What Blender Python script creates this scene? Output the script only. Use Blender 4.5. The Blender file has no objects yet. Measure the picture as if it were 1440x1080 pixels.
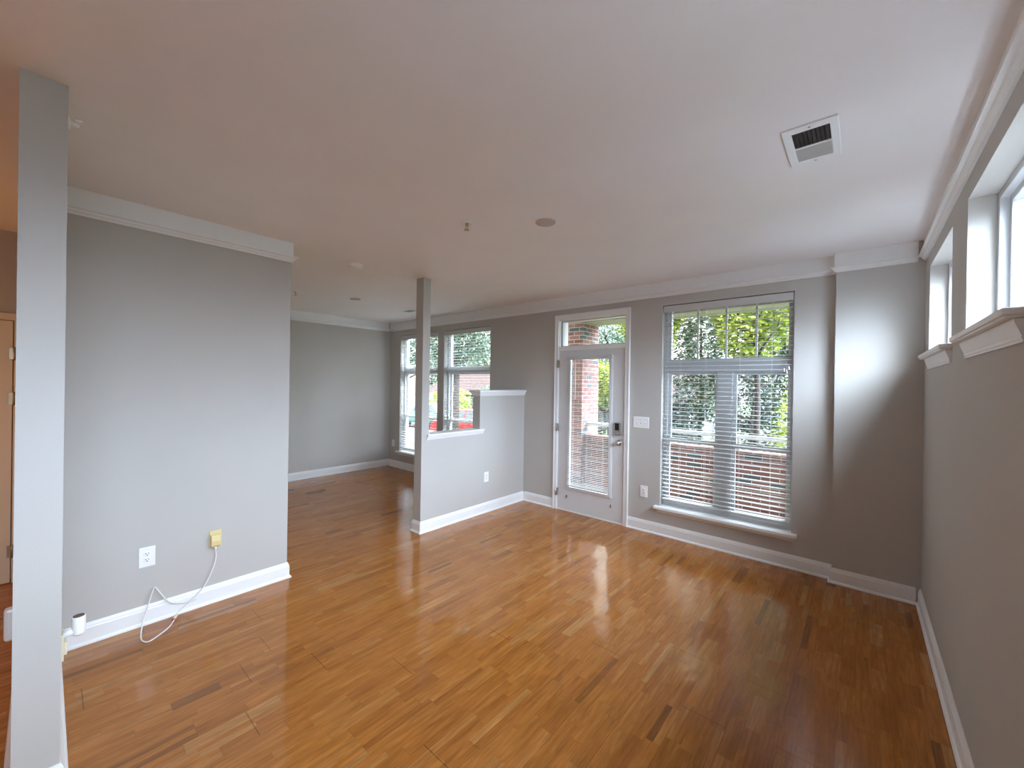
import bpy, bmesh, math, random
from mathutils import Vector, Matrix
random.seed(7)
C = bpy.context.scene.collection
S = bpy.context.scene

# ------------------------------------------------------------------ camera
W, H = 1440, 1080
F_PX = 567.805
YAW, PITCH, ROLL = 0.7121, -0.0013, 0.0149
cy, sy = math.cos(YAW), math.sin(YAW)
fw, rt, up = Vector((-sy, cy, 0)), Vector((cy, sy, 0)), Vector((0, 0, 1))
f2 = fw*math.cos(PITCH) + up*math.sin(PITCH)
u2 = up*math.cos(PITCH) - fw*math.sin(PITCH)
r3 = rt*math.cos(ROLL) + u2*math.sin(ROLL)
u3 = u2*math.cos(ROLL) - rt*math.sin(ROLL)
cam_d = bpy.data.cameras.new('camera')
cam_d.sensor_fit = 'HORIZONTAL'; cam_d.sensor_width = 36.0
cam_d.lens = 36.0*F_PX/W
cam_d.clip_start = 0.02; cam_d.clip_end = 300
cam = bpy.data.objects.new('camera', cam_d); C.objects.link(cam)
m = Matrix((r3, u3, -f2)).transposed().to_4x4()
m.translation = Vector((4.2243, -4.3708, 1.6154))
cam.matrix_world = m
S.camera = cam

# ------------------------------------------------------------------ colour management
S.view_settings.view_transform = 'Standard'
S.view_settings.look = 'None'
S.view_settings.gamma = 1.0
S.view_settings.use_curve_mapping = False
S.view_settings.exposure = 0.68
S.cycles.max_bounces = 10
S.cycles.diffuse_bounces = 7
S.cycles.glossy_bounces = 4
S.cycles.transparent_max_bounces = 24
S.cycles.use_denoising = True
S.cycles.sample_clamp_indirect = 8.0
S.cycles.caustics_reflective = False
S.cycles.caustics_refractive = False

# ------------------------------------------------------------------ world: overcast sky, brightest to the right (+x)
SKY_BASE, SKY_LOBE = 2.6, 62.0
w = bpy.data.worlds.new('overcast_sky'); S.world = w; w.use_nodes = True
nt = w.node_tree; nt.nodes.clear()
def N(t, typ, **kw):
    n = t.nodes.new(typ)
    for k, v in kw.items():
        if k == 'ins':
            for i, x in v.items(): n.inputs[i].default_value = x
        else: setattr(n, k, v)
    return n
tc = N(nt, 'ShaderNodeTexCoord')
nrm = N(nt, 'ShaderNodeVectorMath', operation='NORMALIZE'); nt.links.new(tc.outputs['Generated'], nrm.inputs[0])
dot = N(nt, 'ShaderNodeVectorMath', operation='DOT_PRODUCT'); nt.links.new(nrm.outputs[0], dot.inputs[0])
dv = Vector((0.91, 0.07, 0.40)).normalized(); dot.inputs[1].default_value = dv
lobe = N(nt, 'ShaderNodeMapRange', interpolation_type='SMOOTHSTEP', ins={1: 0.08, 2: 0.96, 3: 0.0, 4: SKY_LOBE})
nt.links.new(dot.outputs['Value'], lobe.inputs[0])
sep = N(nt, 'ShaderNodeSeparateXYZ'); nt.links.new(nrm.outputs[0], sep.inputs[0])
hz0 = N(nt, 'ShaderNodeMapRange', ins={1: -0.25, 2: 1.0, 3: 0.0, 4: 1.0}); nt.links.new(sep.outputs['Z'], hz0.inputs[0])
hz = N(nt, 'ShaderNodeValToRGB')          # radiance by elevation: dim ground haze, then rising towards the zenith
for k_, (z_, v_) in enumerate(((-0.25, 0.055), (-0.03, 0.065), (0.08, 0.18), (0.28, 0.48), (0.60, 0.60), (1.0, 0.70))):
    el_ = hz.color_ramp.elements[k_] if k_ < 2 else hz.color_ramp.elements.new(0.5)
    el_.position = (z_+0.25)/1.25; el_.color = (v_, v_, v_, 1)
nt.links.new(hz0.outputs[0], hz.inputs[0])
cl = N(nt, 'ShaderNodeTexNoise', ins={'Scale': 2.2, 'Detail': 4.0}); nt.links.new(nrm.outputs[0], cl.inputs['Vector'])
clr = N(nt, 'ShaderNodeMapRange', ins={1: 0.3, 2: 0.7, 3: 0.8, 4: 1.2}); nt.links.new(cl.outputs[0], clr.inputs[0])
hb0 = N(nt, 'ShaderNodeMapRange', ins={1: -0.06, 2: 0.02, 3: 0.3, 4: SKY_BASE}); nt.links.new(sep.outputs['Z'], hb0.inputs[0])
hb1 = N(nt, 'ShaderNodeMapRange', ins={1: 0.24, 2: 0.48, 3: 0.0, 4: 6.0}); nt.links.new(sep.outputs['Z'], hb1.inputs[0])
hb = N(nt, 'ShaderNodeMath', operation='ADD'); nt.links.new(hb0.outputs[0], hb.inputs[0]); nt.links.new(hb1.outputs[0], hb.inputs[1])
ml = N(nt, 'ShaderNodeMath', operation='MULTIPLY'); nt.links.new(lobe.outputs[0], ml.inputs[0]); nt.links.new(hz.outputs[0], ml.inputs[1])
cm = N(nt, 'ShaderNodeMath', operation='MULTIPLY'); nt.links.new(ml.outputs[0], cm.inputs[0]); nt.links.new(clr.outputs[0], cm.inputs[1])
bg = N(nt, 'ShaderNodeBackground', ins={0: (0.775, 0.942, 1.25, 1)}); nt.links.new(cm.outputs[0], bg.inputs[1])
bg2 = N(nt, 'ShaderNodeBackground', ins={0: (1.0, 0.99, 0.97, 1)}); nt.links.new(hb.outputs[0], bg2.inputs[1])
ad = N(nt, 'ShaderNodeAddShader'); nt.links.new(bg.outputs[0], ad.inputs[0]); nt.links.new(bg2.outputs[0], ad.inputs[1])
wo = N(nt, 'ShaderNodeOutputWorld'); nt.links.new(ad.outputs[0], wo.inputs[0])
w.cycles.sampling_method = 'MANUAL'; w.cycles.sample_map_resolution = 1024

def portal(name, loc, rot, sx, sz):
    l = bpy.data.lights.new(name, 'AREA'); l.shape = 'RECTANGLE'; l.size = sx; l.size_y = sz
    l.cycles.is_portal = True
    o = bpy.data.objects.new(name, l); o.location = loc; o.rotation_euler = rot; C.objects.link(o)
PI = math.pi

# ------------------------------------------------------------------ key dimensions
ZC = 2.7355                      # ceiling
XL, XR, XF = 0.684, 4.584, -2.675   # outlet wall, right wall, dining far wall
YL, YCF, YCN = -3.059, -4.319, -4.439
YREAR = -6.4
PX = 1.9                         # free end of the near wall
RW_WIN = [(-1.235, -0.32), (-2.49, -1.635), (-3.745, -2.89), (-5.0, -4.145)]  # last two openings are unseen, added to bring in more daylight
RZ0, RZ1 = 1.86, 2.482
BW = [(-2.325, -1.226, 0.317, 2.478), (-1.06, 0.014, 0.317, 2.478), (2.593, 3.770, 0.3136, 2.481)]
for i, (a, b) in enumerate(RW_WIN):
    portal('window_portal', (XR+0.2, (a+b)/2, (RZ0+RZ1)/2), (0, PI/2, 0), RZ1-RZ0, b-a)
for (a, b, c, d) in BW + [(1.26, 2.17, 0.2, 2.44)]:
    portal('window_portal', ((a+b)/2, 0.3, (c+d)/2), (-PI/2, 0, 0), b-a, d-c)

# warm lamp of the hallway round the corner
hl = bpy.data.lights.new('hall_lamp', 'POINT'); hl.energy = 8; hl.color = (1.0, 0.42, 0.09); hl.shadow_soft_size = 0.12
ho = bpy.data.objects.new('hall_lamp', hl); ho.location = (0.1, -5.5, 1.2); C.objects.link(ho)

# ------------------------------------------------------------------ materials
def mat(name):
    mm = bpy.data.materials.new(name); mm.use_nodes = True
    t = mm.node_tree; b = t.nodes['Principled BSDF']
    return mm, t, b
def lk(t, a, b): t.links.new(a, b)
def paint(name, col, rough=0.6, bump=0.02, scale=180, spec=0.3, vary=0.03, metal=0.0):
    mm, t, b = mat(name)
    g = N(t, 'ShaderNodeNewGeometry')
    no = N(t, 'ShaderNodeTexNoise', ins={'Scale': scale, 'Detail': 3.0}); lk(t, g.outputs['Position'], no.inputs['Vector'])
    n2 = N(t, 'ShaderNodeTexNoise', ins={'Scale': 3.0, 'Detail': 2.0}); lk(t, g.outputs['Position'], n2.inputs['Vector'])
    mx = N(t, 'ShaderNodeMixRGB', ins={1: (*[c*(1-vary) for c in col], 1), 2: (*[min(1, c*(1+vary)) for c in col], 1)})
    lk(t, n2.outputs[0], mx.inputs[0]); lk(t, mx.outputs[0], b.inputs['Base Color'])
    if bump:
        bp = N(t, 'ShaderNodeBump', ins={'Strength': bump, 'Distance': 0.02}); lk(t, no.outputs[0], bp.inputs['Height']); lk(t, bp.outputs[0], b.inputs['Normal'])
    b.inputs['Roughness'].default_value = rough
    b.inputs['Specular IOR Level'].default_value = spec
    b.inputs['Metallic'].default_value = metal
    return mm
M = {}
M['wall'] = paint('grey_wall_paint', (0.525, 0.502, 0.465), 0.75, 0.06, 260)
M['ceiling'] = paint('white_ceiling_paint', (0.90, 0.87, 0.86), 0.85, 0.05, 200)
M['trim'] = paint('white_trim_paint', (0.87, 0.87, 0.86), 0.38, 0.0, spec=0.45)
M['door'] = paint('door_paint', (0.70, 0.70, 0.70), 0.42, 0.02, 90, spec=0.4)
M['blind'] = paint('white_blind', (0.60, 0.60, 0.59), 0.45, 0.0)
M['vinyl'] = paint('white_vinyl', (0.62, 0.63, 0.64), 0.35, 0.0)
M['plastic'] = paint('white_plastic', (0.90, 0.90, 0.89), 0.3, 0.0, spec=0.5)
M['ivory'] = paint('ivory_plastic', (0.76, 0.62, 0.30), 0.35, 0.0, spec=0.5)
M['cream'] = paint('cream_plastic', (0.78, 0.72, 0.55), 0.35, 0.0)
M['dark'] = paint('dark_slot', (0.02, 0.02, 0.02), 0.6, 0.0)
M['black'] = paint('black_gloss', (0.008, 0.008, 0.009), 0.12, 0.0, spec=0.5)
M['nickel'] = paint('satin_nickel', (0.55, 0.52, 0.48), 0.32, 0.0, metal=1.0)
M['brass'] = paint('dull_brass', (0.5, 0.42, 0.28), 0.4, 0.0, metal=1.0)
M['cordw'] = paint('white_cord', (0.80, 0.79, 0.77), 0.45, 0.0)
M['red'] = paint('red_plastic', (0.5, 0.03, 0.02), 0.4, 0.0)
M['duct'] = paint('duct_dark', (0.045, 0.038, 0.032), 0.8, 0.0)
M['damper'] = paint('damper_grey', (0.42, 0.40, 0.37), 0.6, 0.0)
M['tan'] = paint('tan_cover', (0.60, 0.52, 0.46), 0.6, 0.0)
M['brown'] = paint('brown_cap', (0.13, 0.095, 0.08), 0.5, 0.0)
M['halldoor'] = paint('hall_door_paint', (0.74, 0.66, 0.50), 0.45, 0.0)
M['concrete'] = paint('porch_concrete', (0.22, 0.21, 0.20), 0.9, 0.1, 60)
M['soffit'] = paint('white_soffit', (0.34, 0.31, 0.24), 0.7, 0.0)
M['rail'] = paint('white_railing', (0.75, 0.75, 0.75), 0.4, 0.0)
M['carred'] = paint('red_car_paint', (0.20, 0.003, 0.011), 0.2, 0.0, spec=0.6)
M['carteal'] = paint('teal_car_paint', (0.03, 0.085, 0.08), 0.2, 0.0, spec=0.6)
M['carglass'] = paint('dark_car_glass', (0.03, 0.04, 0.045), 0.08, 0.0, spec=0.6)
M['tyre'] = paint('black_tyre', (0.015, 0.015, 0.015), 0.8, 0.0)
M['pave'] = paint('pale_pavement', (0.075, 0.075, 0.075), 0.9, 0.1, 40)
M['bark'] = paint('dark_bark', (0.026, 0.019, 0.015), 0.9, 0.3, 30, vary=0.2)
M['roof'] = paint('rust_roof_shingle', (0.026, 0.013, 0.0105), 0.85, 0.3, 14, vary=0.2)
M['siding'] = paint('pale_siding', (0.05, 0.047, 0.044), 0.8, 0.0)
M['grey_marks'] = paint('grey_bracket', (0.16, 0.16, 0.16), 0.5, 0.0)

def grass_mat():
    mm, t, b = mat('grass')
    g = N(t, 'ShaderNodeNewGeometry'); no = N(t, 'ShaderNodeTexNoise', ins={'Scale': 9.0, 'Detail': 6.0})
    lk(t, g.outputs['Position'], no.inputs['Vector'])
    cr = N(t, 'ShaderNodeValToRGB'); cr.color_ramp.elements[0].color = (0.02, 0.032, 0.006, 1); cr.color_ramp.elements[1].color = (0.048, 0.068, 0.015, 1)
    lk(t, no.outputs[0], cr.inputs[0]); lk(t, cr.outputs[0], b.inputs['Base Color']); b.inputs['Roughness'].default_value = 0.9
    return mm
M['grass'] = grass_mat()

def glass_mat():
    mm = bpy.data.materials.new('window_glass'); mm.use_nodes = True; t = mm.node_tree; t.nodes.clear()
    lw_ = N(t, 'ShaderNodeLayerWeight'); f4 = N(t, 'ShaderNodeMath', operation='POWER', ins={1: 5.0}); lk(t, lw_.outputs['Facing'], f4.inputs[0])
    fr = N(t, 'ShaderNodeMapRange', ins={1: 0.0, 2: 1.0, 3: 0.02, 4: 0.55}); lk(t, f4.outputs[0], fr.inputs[0])
    tr = N(t, 'ShaderNodeBsdfTransparent', ins={0: (0.96, 0.985, 0.975, 1)})
    gl = N(t, 'ShaderNodeBsdfGlossy', ins={'Roughness': 0.02})
    mx = N(t, 'ShaderNodeMixShader'); ou = N(t, 'ShaderNodeOutputMaterial')
    lk(t, fr.outputs[0], mx.inputs[0]); lk(t, tr.outputs[0], mx.inputs[1]); lk(t, gl.outputs[0], mx.inputs[2]); lk(t, mx.outputs[0], ou.inputs[0])
    return mm
M['glass'] = glass_mat()

def math_(t, op, a, b=None, c=None):
    n = N(t, 'ShaderNodeMath', operation=op)
    for i, x in enumerate((a, b, c)):
        if x is None: continue
        if isinstance(x, (int, float)): n.inputs[i].default_value = x
        else: lk(t, x, n.inputs[i])
    return n.outputs[0]

def floor_mat():
    mm, t, b = mat('honey_oak_strip_floor')
    g = N(t, 'ShaderNodeNewGeometry'); sp = N(t, 'ShaderNodeSeparateXYZ'); lk(t, g.outputs['Position'], sp.inputs[0])
    SW, PL, BL = 0.066, 0.33, 2.2
    xs = math_(t, 'DIVIDE', sp.outputs[0], SW)
    strip = math_(t, 'FLOOR', xs); fx = math_(t, 'FRACT', xs)
    wn = N(t, 'ShaderNodeTexWhiteNoise', noise_dimensions='1D'); lk(t, strip, wn.inputs['W'])
    # stretched piece position along the strip, irregular lengths
    off = math_(t, 'MULTIPLY', wn.outputs['Value'], 17.3)
    yl = math_(t, 'DIVIDE', sp.outputs[1], PL)
    yy = math_(t, 'ADD', yl, off)
    wob = N(t, 'ShaderNodeTexNoise', noise_dimensions='2D', ins={'Scale': 0.9, 'Detail': 0.0})
    cv = N(t, 'ShaderNodeCombineXYZ'); lk(t, yy, cv.inputs[0]); lk(t, math_(t, 'MULTIPLY', strip, 7.77), cv.inputs[1]); lk(t, cv.outputs[0], wob.inputs['Vector'])
    yw = math_(t, 'ADD', yy, math_(t, 'MULTIPLY', wob.outputs[0], 1.1))
    piece = math_(t, 'FLOOR', yw); fy = math_(t, 'FRACT', yw)
    p0 = N(t, 'ShaderNodeCombineXYZ'); lk(t, strip, p0.inputs[0]); lk(t, piece, p0.inputs[1])
    sp_ = N(t, 'ShaderNodeTexWhiteNoise', noise_dimensions='2D'); lk(t, p0.outputs[0], sp_.inputs['Vector'])
    sub = math_(t, 'MULTIPLY', math_(t, 'GREATER_THAN', fx, 0.5), math_(t, 'LESS_THAN', sp_.outputs['Value'], 0.6))
    pc = N(t, 'ShaderNodeCombineXYZ'); lk(t, math_(t, 'ADD', strip, math_(t, 'MULTIPLY', sub, 0.37)), pc.inputs[0]); lk(t, math_(t, 'ADD', piece, 0.5), pc.inputs[1])
    pn = N(t, 'ShaderNodeTexWhiteNoise', noise_dimensions='2D'); lk(t, pc.outputs[0], pn.inputs['Vector'])
    cr = N(t, 'ShaderNodeValToRGB')
    e = cr.color_ramp.elements
    e[0].position = 0.0; e[0].color = (0.215, 0.080, 0.020, 1)
    e[1].position = 1.0; e[1].color = (0.470, 0.215, 0.064, 1)
    for ps, c_ in ((0.03, (0.335, 0.114, 0.020, 1)), (0.25, (0.388, 0.138, 0.024, 1)), (0.80, (0.424, 0.158, 0.030, 1)), (0.95, (0.440, 0.190, 0.050, 1))):
        q = e.new(ps); q.color = c_
    lk(t, pn.outputs['Value'], cr.inputs[0])
    # grain
    gv = N(t, 'ShaderNodeCombineXYZ')
    lk(t, math_(t, 'ADD', math_(t, 'MULTIPLY', sp.outputs[0], 70.0), math_(t, 'MULTIPLY', pn.outputs['Value'], 91.0)), gv.inputs[0])
    lk(t, math_(t, 'MULTIPLY', sp.outputs[1], 5.0), gv.inputs[1])
    gr = N(t, 'ShaderNodeTexNoise', ins={'Scale': 1.0, 'Detail': 5.0, 'Roughness': 0.65, 'Distortion': 0.6}); lk(t, gv.outputs[0], gr.inputs['Vector'])
    gf = N(t, 'ShaderNodeMapRange', ins={1: 0.28, 2: 0.72, 3: 0.72, 4: 1.22}); lk(t, gr.outputs[0], gf.inputs[0])
    # seams: faint between strips, darker between three-strip boards and at board ends
    s1 = math_(t, 'LESS_THAN', math_(t, 'MINIMUM', fx, math_(t, 'SUBTRACT', 1.0, fx)), 0.008)
    s2 = math_(t, 'LESS_THAN', math_(t, 'MULTIPLY', math_(t, 'MINIMUM', fy, math_(t, 'SUBTRACT', 1.0, fy)), PL), 0.0012)
    bx_ = math_(t, 'DIVIDE', sp.outputs[0], SW*3); bf = math_(t, 'FRACT', bx_); bi = math_(t, 'FLOOR', bx_)
    s3 = math_(t, 'LESS_THAN', math_(t, 'MINIMUM', bf, math_(t, 'SUBTRACT', 1.0, bf)), 0.006)
    wb = N(t, 'ShaderNodeTexWhiteNoise', noise_dimensions='1D'); lk(t, bi, wb.inputs['W'])
    by = math_(t, 'FRACT', math_(t, 'ADD', math_(t, 'DIVIDE', sp.outputs[1], BL), wb.outputs['Value']))
    s4 = math_(t, 'LESS_THAN', by, 0.0016)
    sm = math_(t, 'MULTIPLY', math_(t, 'MAXIMUM', s1, s2), 0.16)
    sb = math_(t, 'MAXIMUM', math_(t, 'MULTIPLY', s3, 0.32), math_(t, 'MULTIPLY', s4, 0.6))
    dk = math_(t, 'SUBTRACT', 1.0, math_(t, 'MAXIMUM', sm, sb))
    fv = N(t, 'ShaderNodeCombineXYZ')
    lk(t, math_(t, 'ADD', math_(t, 'MULTIPLY', sp.outputs[0], 24.0), math_(t, 'MULTIPLY', pn.outputs['Value'], 57.0)), fv.inputs[0])
    lk(t, math_(t, 'MULTIPLY', sp.outputs[1], 3.2), fv.inputs[1])
    fg = N(t, 'ShaderNodeTexNoise', ins={'Scale': 1.0, 'Detail': 3.0, 'Roughness': 0.55, 'Distortion': 1.6}); lk(t, fv.outputs[0], fg.inputs['Vector'])
    fgr = N(t, 'ShaderNodeMapRange', ins={1: 0.3, 2: 0.7, 3: 0.84, 4: 1.16}); lk(t, fg.outputs[0], fgr.inputs[0])
    k = math_(t, 'MULTIPLY', math_(t, 'MULTIPLY', gf.outputs[0], fgr.outputs[0]), dk)
    mv = N(t, 'ShaderNodeVectorMath', operation='SCALE'); lk(t, cr.outputs[0], mv.inputs[0]); lk(t, k, mv.inputs['Scale'])
    lk(t, mv.outputs[0], b.inputs['Base Color'])
    # polish: boards cup slightly, so the reflections break up
    cup = math_(t, 'MULTIPLY', math_(t, 'ABSOLUTE', math_(t, 'SUBTRACT', bf, 0.5)), -0.7)
    ln = N(t, 'ShaderNodeTexNoise', ins={'Scale': 3.5, 'Detail': 2.0}); lk(t, g.outputs['Position'], ln.inputs['Vector'])
    hh = math_(t, 'ADD', math_(t, 'ADD', cup, math_(t, 'MULTIPLY', ln.outputs[0], 2.2)), math_(t, 'MULTIPLY', gr.outputs[0], 0.10))
    fn_ = N(t, 'ShaderNodeTexNoise', ins={'Scale': 16.0, 'Detail': 2.0}); lk(t, g.outputs['Position'], fn_.inputs['Vector'])
    hh = math_(t, 'ADD', hh, math_(t, 'MULTIPLY', fn_.outputs[0], 0.55))
    hh = math_(t, 'ADD', hh, math_(t, 'MULTIPLY', pn.outputs['Value'], 0.10))
    bp = N(t, 'ShaderNodeBump', ins={'Strength': 0.30, 'Distance': 0.006}); lk(t, hh, bp.inputs['Height']); lk(t, bp.outputs[0], b.inputs['Normal'])
    rr = N(t, 'ShaderNodeMapRange', ins={1: 0.3, 2: 0.7, 3: 0.06, 4: 0.13}); lk(t, gr.outputs[0], rr.inputs[0]); lk(t, rr.outputs[0], b.inputs['Roughness'])
    b.inputs['Specular IOR Level'].default_value = 0.48
    return mm
M['floor'] = floor_mat()

def brick_mat():
    mm, t, b = mat('red_brick')
    g = N(t, 'ShaderNodeNewGeometry'); sp = N(t, 'ShaderNodeSeparateXYZ'); lk(t, g.outputs['Position'], sp.inputs[0])
    BWD, BH = 0.203, 0.0677
    r = math_(t, 'DIVIDE', sp.outputs[2], BH); row = math_(t, 'FLOOR', r); fr = math_(t, 'FRACT', r)
    half = math_(t, 'MULTIPLY', math_(t, 'FLOORED_MODULO', row, 2.0), 0.5)
    c_ = math_(t, 'ADD', math_(t, 'DIVIDE', math_(t, 'ADD', sp.outputs[0], sp.outputs[1]), BWD), half)
    col = math_(t, 'FLOOR', c_); fc = math_(t, 'FRACT', c_)
    cv = N(t, 'ShaderNodeCombineXYZ'); lk(t, row, cv.inputs[0]); lk(t, col, cv.inputs[1])
    wn = N(t, 'ShaderNodeTexWhiteNoise', noise_dimensions='2D'); lk(t, cv.outputs[0], wn.inputs['Vector'])
    cr = N(t, 'ShaderNodeValToRGB'); cr.color_ramp.interpolation = 'CONSTANT'; e = cr.color_ramp.elements
    e[0].position = 0; e[0].color = (0.20, 0.085, 0.070, 1); e[1].position = 0.87; e[1].color = (0.085, 0.092, 0.090, 1)
    for ps, cc in ((0.3, (0.245, 0.110, 0.088, 1)), (0.55, (0.175, 0.075, 0.062, 1)), (0.72, (0.28, 0.14, 0.11, 1))):
        q = e.new(ps); q.color = cc
    lk(t, wn.outputs['Value'], cr.inputs[0])
    no = N(t, 'ShaderNodeTexNoise', ins={'Scale': 60.0, 'Detail': 4.0}); lk(t, g.outputs['Position'], no.inputs['Vector'])
    nf = N(t, 'ShaderNodeMapRange', ins={1: 0.3, 2: 0.7, 3: 0.8, 4: 1.2}); lk(t, no.outputs[0], nf.inputs[0])
    sc = N(t, 'ShaderNodeVectorMath', operation='SCALE'); lk(t, cr.outputs[0], sc.inputs[0]); lk(t, nf.outputs[0], sc.inputs['Scale'])
    mo = math_(t, 'MAXIMUM', math_(t, 'LESS_THAN', fr, 0.15), math_(t, 'LESS_THAN', fc, 0.05))
    mx = N(t, 'ShaderNodeMixRGB', ins={2: (0.44, 0.41, 0.37, 1)}); lk(t, mo, mx.inputs[0]); lk(t, sc.outputs[0], mx.inputs[1])
    lk(t, mx.outputs[0], b.inputs['Base Color']); b.inputs['Roughness'].default_value = 0.9
    bp = N(t, 'ShaderNodeBump', ins={'Strength': 0.6, 'Distance': 0.008}); lk(t, math_(t, 'SUBTRACT', 1.0, mo), bp.inputs['Height']); lk(t, bp.outputs[0], b.inputs['Normal'])
    return mm
M['brick'] = brick_mat()

def leaf_mat(name, c0, c1, c2):
    mm = bpy.data.materials.new(name); mm.use_nodes = True; t = mm.node_tree; t.nodes.clear()
    g = N(t, 'ShaderNodeNewGeometry')
    cr = N(t, 'ShaderNodeValToRGB'); e = cr.color_ramp.elements
    e[0].color = (*c0, 1); e[1].color = (*c2, 1); q = e.new(0.5); q.color = (*c1, 1)
    lk(t, g.outputs['Random Per Island'], cr.inputs[0])
    d = N(t, 'ShaderNodeBsdfDiffuse'); tl = N(t, 'ShaderNodeBsdfTranslucent'); gl = N(t, 'ShaderNodeBsdfGlossy', ins={'Roughness': 0.35, 0: (0.9, 0.95, 1.0, 1)})
    lk(t, cr.outputs[0], d.inputs[0]); lk(t, cr.outputs[0], tl.inputs[0])
    m1 = N(t, 'ShaderNodeMixShader', ins={0: 0.5}); lk(t, d.outputs[0], m1.inputs[1]); lk(t, tl.outputs[0], m1.inputs[2])
    m2 = N(t, 'ShaderNodeMixShader', ins={0: 0.035}); lk(t, m1.outputs[0], m2.inputs[1]); lk(t, gl.outputs[0], m2.inputs[2])
    ou = N(t, 'ShaderNodeOutputMaterial'); lk(t, m2.outputs[0], ou.inputs[0])
    return mm
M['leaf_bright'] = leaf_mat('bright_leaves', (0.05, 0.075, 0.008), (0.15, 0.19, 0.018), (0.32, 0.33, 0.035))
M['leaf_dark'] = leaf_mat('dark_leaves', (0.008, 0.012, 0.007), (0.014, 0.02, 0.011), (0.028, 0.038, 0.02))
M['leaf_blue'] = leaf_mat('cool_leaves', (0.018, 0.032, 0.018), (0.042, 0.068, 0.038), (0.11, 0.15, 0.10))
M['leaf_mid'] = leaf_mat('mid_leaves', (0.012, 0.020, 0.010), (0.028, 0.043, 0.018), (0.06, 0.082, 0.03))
M['leaf_rust'] = leaf_mat('rust_leaves', (0.10, 0.045, 0.03), (0.16, 0.075, 0.05), (0.20, 0.12, 0.08))

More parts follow.
